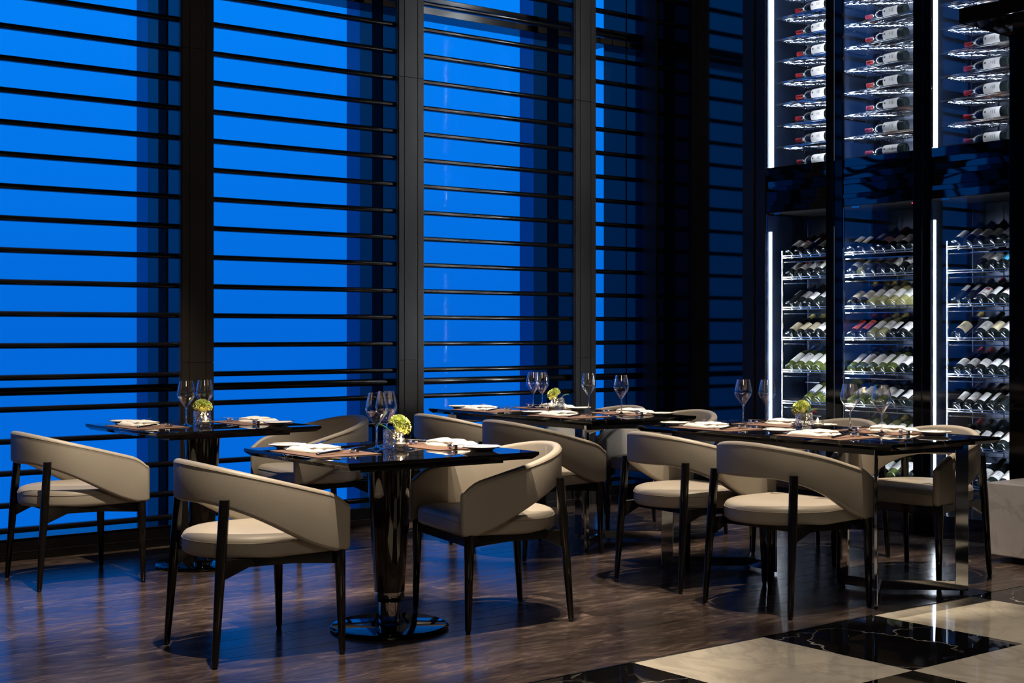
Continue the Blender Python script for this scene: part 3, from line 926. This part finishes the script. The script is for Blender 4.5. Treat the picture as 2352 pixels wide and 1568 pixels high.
def long_table(x, y, lx, ly, rz, lab):
    t = empty('long_table', (x, y, 0), D(rz))
    tag(t, lab, 'table', 'long tables on chrome legs')
    put('table_top', top_mesh(lx, ly), t)
    part('under_frame', MB().box(-lx / 2 + 0.10, lx / 2 - 0.10, -ly / 2 + 0.13, ly / 2 - 0.13, TZ - 0.062, TZ - 0.030), 'black_metal', t)
    for s in (-1, 1):
        ye = s * (ly / 2)
        V = (0.03, ye - s * 0.40)
        ends = [(-lx / 2 + 0.085, ye - s * 0.15), (lx / 2 - 0.085, ye - s * 0.15), (0.0, ye - s * 0.60)]
        base = empty('leg_frame'); base.parent = t
        for ex, ey in ends:
            d = Vector((V[0] - ex, V[1] - ey)); Ln = d.length
            M = Matrix.Translation((ex, ey, 0)) @ Matrix.Rotation(math.atan2(d.y, d.x), 4, 'Z')
            part('leg', MB().box(-0.03, 0.03, -0.007, 0.007, 0.012, TZ - 0.030, M), 'chrome', base, bevel=0.0015, seg=1)
            part('foot_bar', MB().box(0.03, Ln, -0.007, 0.007, 0.012, 0.058, M), 'chrome', base, bevel=0.0015, seg=1)
            part('top_bar', MB().box(0.03, Ln, -0.007, 0.007, TZ - 0.080, TZ - 0.031, M), 'chrome', base, bevel=0.0015, seg=1)
            part('glide', MB().lathe([(0.010, 0), (0.010, 0.013)], 10, M), 'black_metal', base)
    return t
T3 = (5.62, 6.70, -1.5); T4 = (5.52, 4.63, -1.3)
long_table(T3[0], T3[1], 0.80, 1.65, T3[2], 'long black marble table by the windows, at the back')
long_table(T4[0], T4[1], 0.80, 1.66, T4[2], 'long black marble table in front of the wine cabinets')

# ================================================================== tableware
def make_placemat():
    o = part('placemat', MB().box(-0.145, 0.145, -0.205, 0.205, 0, 0.0026), 'placemat', bevel=0.0008, seg=1)
    return o
def make_plate():
    return part('bread_plate', MB().lathe([(0.0, 0.0035), (0.040, 0.0035), (0.042, 0.0), (0.046, 0.0), (0.050, 0.006), (0.078, 0.0155), (0.0805, 0.018), (0.079, 0.019), (0.052, 0.0105), (0.046, 0.0075), (0.0, 0.0072)], 40), 'porcelain', smooth=40)
def make_napkin():
    root = empty('napkin')
    def sheet(lx, ly, z0, th, seed, wob):
        rnd = random.Random(seed); nx, ny = 14, 20
        ph = [rnd.uniform(0, 6) for _ in range(6)]
        def edge(i, j):
            u = i / nx * 2 - 1; w = j / ny * 2 - 1
            x = lx / 2 * u; yv = ly / 2 * w
            rnd_ = (1 - abs(u) ** 6) * (1 - abs(w) ** 8)
            zt = th * (0.35 + 0.65 * rnd_) + wob * (sin(3.1 * u + ph[0]) * sin(4.2 * w + ph[1]) + 0.5 * sin(9 * w + ph[2]) * (0.4 + 0.6 * abs(u)))
            x += 0.006 * sin(3 * w + ph[3]); yv += 0.007 * sin(4 * u + ph[4])
            return x, yv, max(zt, 0.003)
        v = []; f = []
        for i in range(nx + 1):
            for j in range(ny + 1):
                x, yv, zt = edge(i, j); v.append((x, yv, z0 + zt))
        o = len(v)
        for i in range(nx + 1):
            for j in range(ny + 1):
                x, yv, zt = edge(i, j); v.append((x * 0.985, yv * 0.99, z0))
        m = ny + 1
        for i in range(nx):
            for j in range(ny):
                a = i * m + j
                f.append((a, a + m, a + m + 1, a + 1)); f.append((o + a, o + a + 1, o + a + m + 1, o + a + m))
        for i in range(nx):
            f.append((i * m, o + i * m, o + (i + 1) * m, (i + 1) * m)); f.append((i * m + ny, (i + 1) * m + ny, o + (i + 1) * m + ny, o + i * m + ny))
        for j in range(ny):
            f.append((j, j + 1, o + j + 1, o + j)); a = nx * m + j
            f.append((a, o + a, o + a + 1, a + 1))
        return MB().add(v, f)
    part('folded_base', sheet(0.125, 0.235, 0, 0.021, 3, 0.0028), 'linen', root, smooth=60)
    part('folded_flap', sheet(0.100, 0.150, 0.0165, 0.013, 5, 0.0030), 'linen', root, smooth=60, loc=(0.008, -0.03, 0), rot=(0, 0, 0.12))
    return root
def flat_strip(pts, th, zf):
    """pts: list of (x, half-width); zf(x): height; a bent metal strip along X"""
    r = []
    for x, w in pts:
        z = zf(x)
        r.append([(x, -w, z - th / 2), (x, w, z - th / 2), (x, w, z + th / 2), (x, -w, z + th / 2)])
    return MB().rings(r)
def make_fork():
    root = empty('fork')
    zf = lambda x: 0.005 + 0.013 * (max(0.0, x + 0.10) / 0.20) + 0.010 * max(0, (x - 0.05) / 0.05) ** 2
    h = flat_strip([(-0.10, 0.0055), (-0.09, 0.0075), (-0.06, 0.006), (-0.01, 0.0035), (0.02, 0.0035), (0.032, 0.008), (0.042, 0.0118), (0.056, 0.0122)], 0.0024, zf)
    part('handle', h, 'steel', root, smooth=50)
    for k in range(4):
        yy = -0.0102 + 0.0068 * k
        tn = flat_strip([(0.054, 0.0016), (0.078, 0.0014), (0.100, 0.0009)], 0.0018, zf)
        tn.v = [(p[0], p[1] + yy * (1 - 0.06 * (p[0] - .054) / .046), p[2]) for p in tn.v]
        part('tine', tn, 'steel', root)
    return root
def make_knife():
    root = empty('dinner_knife')
    zf = lambda x: 0.005 + 0.085 * (x + 0.11)
    part('handle', flat_strip([(-0.11, 0.006), (-0.105, 0.0085), (-0.06, 0.0085), (-0.01, 0.007), (0.0, 0.006)], 0.007, zf), 'knife_handle', root, bevel=0.001, seg=1)
    part('blade', flat_strip([(0.0, 0.006), (0.03, 0.0095), (0.09, 0.009), (0.115, 0.004), (0.122, 0.0008)], 0.0016, zf), 'steel', root)
    return root
def make_butter_knife():
    root = empty('butter_knife')
    zf = lambda x: 0
    part('handle', flat_strip([(-0.075, 0.004), (-0.06, 0.0055), (0.0, 0.0035)], 0.003, zf), 'steel', root)
    part('blade', flat_strip([(0.0, 0.0035), (0.02, 0.0085), (0.055, 0.008), (0.072, 0.002)], 0.0015, zf), 'steel', root)
    return root
def make_rest():
    root = empty('cutlery_rest')
    part('bar', MB().box(-0.006, 0.006, -0.022, 0.022, 0.006, 0.011), 'steel', root, bevel=0.0015)
    for s in (-1, 1):
        part('end_block', MB().box(-0.0075, 0.0075, s * 0.022 - 0.006, s * 0.022 + 0.006, 0, 0.017), 'steel', root, bevel=0.0015)
    return root
PM, PLT, NAP, FRK, KNF, BKN, RST = (Proto(f()) for f in (make_placemat, make_plate, make_napkin, make_fork, make_knife, make_butter_knife, make_rest))
def setting(T, half, side, yc, where):
    """side=-1: guest at the left edge looking +X; side=+1: guest at the right edge looking -X"""
    rz = D(T[2]) + (0 if side < 0 else pi)
    M = Matrix.Translation((T[0], T[1], 0)) @ Matrix.Rotation(D(T[2]), 4, 'Z') @ Matrix.Translation((side * half, yc, 0)) @ Matrix.Rotation(0 if side < 0 else pi, 4, 'Z')
    def pos(x, y, z): return tuple(M @ Vector((x, y, z)))
    j = lambda s: random.uniform(-s, s)
    z0 = TZ + 0.0003; zm = z0 + 0.0027
    PM.at(pos(0.165, 0.035, z0), rz + j(0.01), 'brown woven placemat ' + where, 'placemat', 'placemats')
    PLT.at(pos(0.155 + j(.01), 0.328, z0), 0, 'white bread plate ' + where, 'plate', 'bread plates')
    k = BKN.at(pos(0.15 + j(.01), 0.325, z0 + 0.0215), rz - 0.35 + j(0.1), 'small butter knife on the plate ' + where, 'knife', 'butter knives')
    NAP.at(pos(0.140, 0.085, zm), rz + 0.12 + j(0.1), 'folded white napkin ' + where, 'napkin', 'napkins')
    RST.at(pos(0.232, 0.222, zm), rz, 'metal rest under the fork ' + where, 'cutlery rest', 'cutlery rests')
    FRK.at(pos(0.175, 0.228, zm + 0.002), rz + 0.10 + j(0.05), 'fork propped tines up ' + where, 'fork', 'forks')
    RST.at(pos(0.232, -0.085, zm), rz, 'metal rest under the dinner knife ' + where, 'cutlery rest', 'cutlery rests')
    KNF.at(pos(0.165, -0.085, zm + 0.001), rz + 0.12 + j(0.05), 'black-handled dinner knife ' + where, 'knife', 'dinner knives')
setting(T1, 0.45, -1, 0.0, 'at the left seat of the front pedestal table')
setting(T1, 0.45, 1, 0.075, 'at the right seat of the front pedestal table')
setting(T2, 0.46, -1, 0.0, 'at the left seat of the rear pedestal table')
setting(T2, 0.46, 1, 0.05, 'at the right seat of the rear pedestal table')
setting(T3, 0.40, -1, 0.36, 'at the left window-end seat of the window table')
setting(T3, 0.40, -1, -0.44, 'at the left near seat of the window table')
setting(T3, 0.40, 1, 0.40, 'at the right window-end seat of the window table')
setting(T3, 0.40, 1, -0.36, 'at the right near seat of the window table')
setting(T4, 0.40, -1, 0.36, 'at the left far seat of the cabinet-side table')
setting(T4, 0.40, -1, -0.36, 'at the left near seat of the cabinet-side table')
setting(T4, 0.40, 1, 0.44, 'at the right far seat of the cabinet-side table')
setting(T4, 0.40, 1, -0.24, 'at the right near seat of the cabinet-side table')

def make_glass():
    root = empty('wine_glass')
    foot = [(0.0, 0.0), (0.038, 0.0), (0.0395, 0.0012), (0.036, 0.0026), (0.014, 0.0065), (0.0062, 0.013), (0.0, 0.014)]
    part('foot', MB().lathe(foot, 28), 'clear_crystal', root, smooth=60)
    part('stem', MB().lathe([(0.0055, 0.013), (0.0038, 0.026), (0.0034, 0.06), (0.0046, 0.088), (0.0075, 0.097)], 14), 'clear_crystal', root, smooth=60)
    pr = [(0.0, 0.0985), (0.0075, 0.0965), (0.018, 0.112), (0.034, 0.135), (0.0445, 0.152), (0.0475, 0.164), (0.0462, 0.180), (0.0405, 0.210), (0.0340, 0.236)]
    inn = [(0.0329, 0.236), (0.0394, 0.210), (0.0451, 0.180), (0.0464, 0.164), (0.0434, 0.1525), (0.0328, 0.136), (0.0166, 0.1135), (0.0, 0.1035)]
    part('bowl', MB().lathe(pr + inn, 32), 'wine_glass', root, smooth=60)
    return root
GL = Proto(make_glass())
for x, y, lab in [
    (3.225, 5.02, 'tall wine glass in front of the flower vase on the front table'),
    (3.345, 5.13, 'tall wine glass behind the flower vase on the front table'),
    (3.243, 6.895, 'wine glass left of the flower vase on the rear pedestal table'),
    (3.395, 6.99, 'wine glass behind the flower vase on the rear pedestal table'),
    (5.775, 7.115, 'leftmost wine glass of the window table'),
    (5.790, 7.045, 'second wine glass from the left on the window table'),
    (5.865, 6.675, 'wine glass right of the flower on the window table'),
    (5.740, 6.235, 'wine glass at the near right corner of the window table'),
    (5.720, 5.240, 'leftmost wine glass of the cabinet-side table, before the black wall'),
    (5.800, 5.140, 'wine glass before the bright light strip on the cabinet-side table'),
    (5.640, 4.458, 'wine glass before the middle cabinet, left of the last one'),
    (5.635, 4.265, 'rightmost wine glass of the cabinet-side table'),
]:
    GL.at((x, y, TZ + 0.0003), random.uniform(0, 3), lab, 'wine glass', 'wine glasses')

def make_vase(seed):
    rnd = random.Random(seed)
    root = empty('flower_vase')
    mb = MB(); v = []; f = []; n = 36; m = 9
    for i in range(m + 1):
        for k in range(n):
            a = 2 * pi * k / n
            r = 0.0445 + 0.0022 * (rnd.random() - 0.5) + 0.0012 * sin(5 * a + i)
            v.append((r * cos(a), r * sin(a), 0.078 * i / m))
    for i in range(m):
        for k in range(n):
            q = (k + 1) % n
            f.append((i * n + k, i * n + q, (i + 1) * n + q, (i + 1) * n + k))
    f.append(tuple(range(n - 1, -1, -1)))
    o = len(v)
    for z in (0.078, 0.012):
        for k in range(n):
            a = 2 * pi * k / n; v.append((0.0375 * cos(a), 0.0375 * sin(a), z))
    for k in range(n):
        q = (k + 1) % n
        f.append((m * n + k, m * n + q, o + q, o + k)); f.append((o + k, o + q, o + n + q, o + n + k))
    f.append(tuple(o + n + k for k in range(n)))
    mb.add(v, f)
    part('crystal_cup', mb, 'crystal', root)
    return root
def make_flower(seed, lean, r=0.047):
    rnd = random.Random(seed)
    root = empty('carnation')
    c = Vector((lean[0] * 0.03, lean[1] * 0.03, 0.098))
    part('stem', MB().tube([(0.0, 0.0, 0.016), (0.004, 0, 0.05), tuple(c - Vector((0, 0, 0.01)))], 0.003, 6), 'stem', root, smooth=60)
    ax = Vector((lean[0], lean[1], 1.1)).normalized()
    q = ax.to_track_quat('Z', 'Y').to_matrix()
    mb = MB()
    N = 170
    for i in range(N):
        th = math.acos(1 - 1.35 * (i + 0.5) / N); ph = i * 2.39996
        d = Vector((sin(th) * cos(ph), sin(th) * sin(ph), cos(th)))
        tn = d.cross(Vector((rnd.uniform(-1, 1), rnd.uniform(-1, 1), rnd.uniform(-1, 1)))).normalized()
        bn_ = d.cross(tn)
        R0 = r * rnd.uniform(0.88, 1.12); w = r * 0.33
        g = []
        for a_ in range(5):
            u = -1 + 0.5 * a_
            for b_ in range(3):
                h = b_ / 2
                p = d * (R0 * (0.55 + 0.45 * h)) + tn * (u * w * (0.35 + 0.65 * h)) + bn_ * (w * 0.28 * h * sin(u * 5 + ph))
                p = Vector((p.x, p.y, p.z * 0.82))
                g.append(tuple(q @ p + c))
        fs = []
        for a_ in range(4):
            for b_ in range(2):
                k = a_ * 3 + b_
                fs.append((k, k + 1, k + 4, k + 3))
        mb.add(g, fs)
    # green heart under the petals
    hm = MB().lathe([(0.0, -0.6 * r), (0.45 * r, -0.5 * r), (0.78 * r, -0.1 * r), (0.72 * r, 0.3 * r), (0.3 * r, 0.52 * r), (0.0, 0.55 * r)], 14)
    hm.v = [tuple(q @ Vector(p) + c) for p in hm.v]
    mb.add(hm.v, hm.f)
    part('bloom', mb, 'petal', root, smooth=180)
    lf = MB(); g = []; fs = []
    ld = Vector((-lean[1], lean[0], 0)) if rnd.random() < 0.5 else Vector((-lean[0], -lean[1], 0))
    if ld.length < 0.1: ld = Vector((1, 0, 0))
    ld.normalize(); sd = Vector((-ld.y, ld.x, 0))
    for i in range(7):
        u = i / 6
        base = Vector((0, 0, 0.066)) + ld * (0.012 + 0.062 * u) + Vector((0, 0, 0.030 * sin(u * 1.9)))
        w = 0.019 * sin(pi * (0.08 + 0.92 * u)) ** 0.8
        for s in (-1, 0, 1):
            g.append(tuple(base + sd * (w * s) + Vector((0, 0, 0.006 * abs(s)))))
    for i in range(6):
        for s in range(2):
            k = i * 3 + s; fs.append((k, k + 1, k + 4, k + 3))
    o_ = len(g)
    g += [(p[0], p[1], p[2] - 0.0008) for p in g]
    fs += [tuple(o_ + i for i in reversed(q_)) for q_ in fs]
    lf.add(g, fs)
    part('leaf', lf, 'leaf', root, smooth=180)
    return root
def make_tealight():
    root = empty('tealight_holder')
    pr = [(0.0, 0.0), (0.019, 0.0), (0.027, 0.007), (0.0325, 0.020), (0.0315, 0.033), (0.0275, 0.044)]
    inn = [(0.0258, 0.044), (0.0298, 0.033), (0.0306, 0.020), (0.0250, 0.009), (0.016, 0.004), (0.0, 0.004)]
    part('glass_cup', MB().lathe(pr + inn, 28), 'cup_glass', root, smooth=60)
    part('candle', MB().lathe([(0.0, 0.0045), (0.017, 0.005), (0.020, 0.008), (0.020, 0.026), (0.018, 0.027), (0.0, 0.0262)], 20), 'wax', root, smooth=50)
    part('wick', MB().rod((0, 0, 0.026), (0, 0, 0.034), 0.0007, n=6), 'knife_handle', root)
    part('flame', MB().lathe([(0.0, 0.030), (0.0035, 0.034), (0.0052, 0.039), (0.0036, 0.048), (0.0, 0.058)], 10), 'flame', root, smooth=180)
    return root
TL = Proto(make_tealight())
for i, (vx, vy, tx, ty, lean, where, fr) in enumerate([
    (3.300, 5.005, 3.292, 4.935, (0.75, -0.55), 'on the front pedestal table', 0.046),
    (3.325, 6.875, 3.312, 6.805, (0.15, 0.10), 'on the rear pedestal table', 0.046),
    (5.800, 6.900, 5.735, 6.880, (-0.5, 0.6), 'on the long window table', 0.042),
    (5.700, 4.800, 5.672, 4.688, (-0.15, 0.55), 'on the cabinet-side table', 0.046)]):
    vz = make_vase(20 + i); vz.location = (vx, vy, TZ + 0.0003)
    tag(vz, 'faceted crystal flower cup ' + where, 'vase', 'crystal flower cups')
    fw_ = make_flower(40 + i, lean, fr); fw_.location = (vx, vy, TZ + 0.0003)
    tag(fw_, 'lime green carnation bloom ' + where, 'flower', 'green carnations')
    TL.at((tx, ty, TZ + 0.0003), 0, 'burning tealight in round glass cup ' + where, 'candle', 'tealights')
    ld_ = bpy.data.lights.new('candle_glow', 'POINT'); ld_.energy = 0.12; ld_.color = (1, 0.6, 0.28); ld_.shadow_soft_size = 0.006
    lo = bpy.data.objects.new('candle_glow', ld_); COL.objects.link(lo); lo.location = (tx, ty, TZ + 0.066)
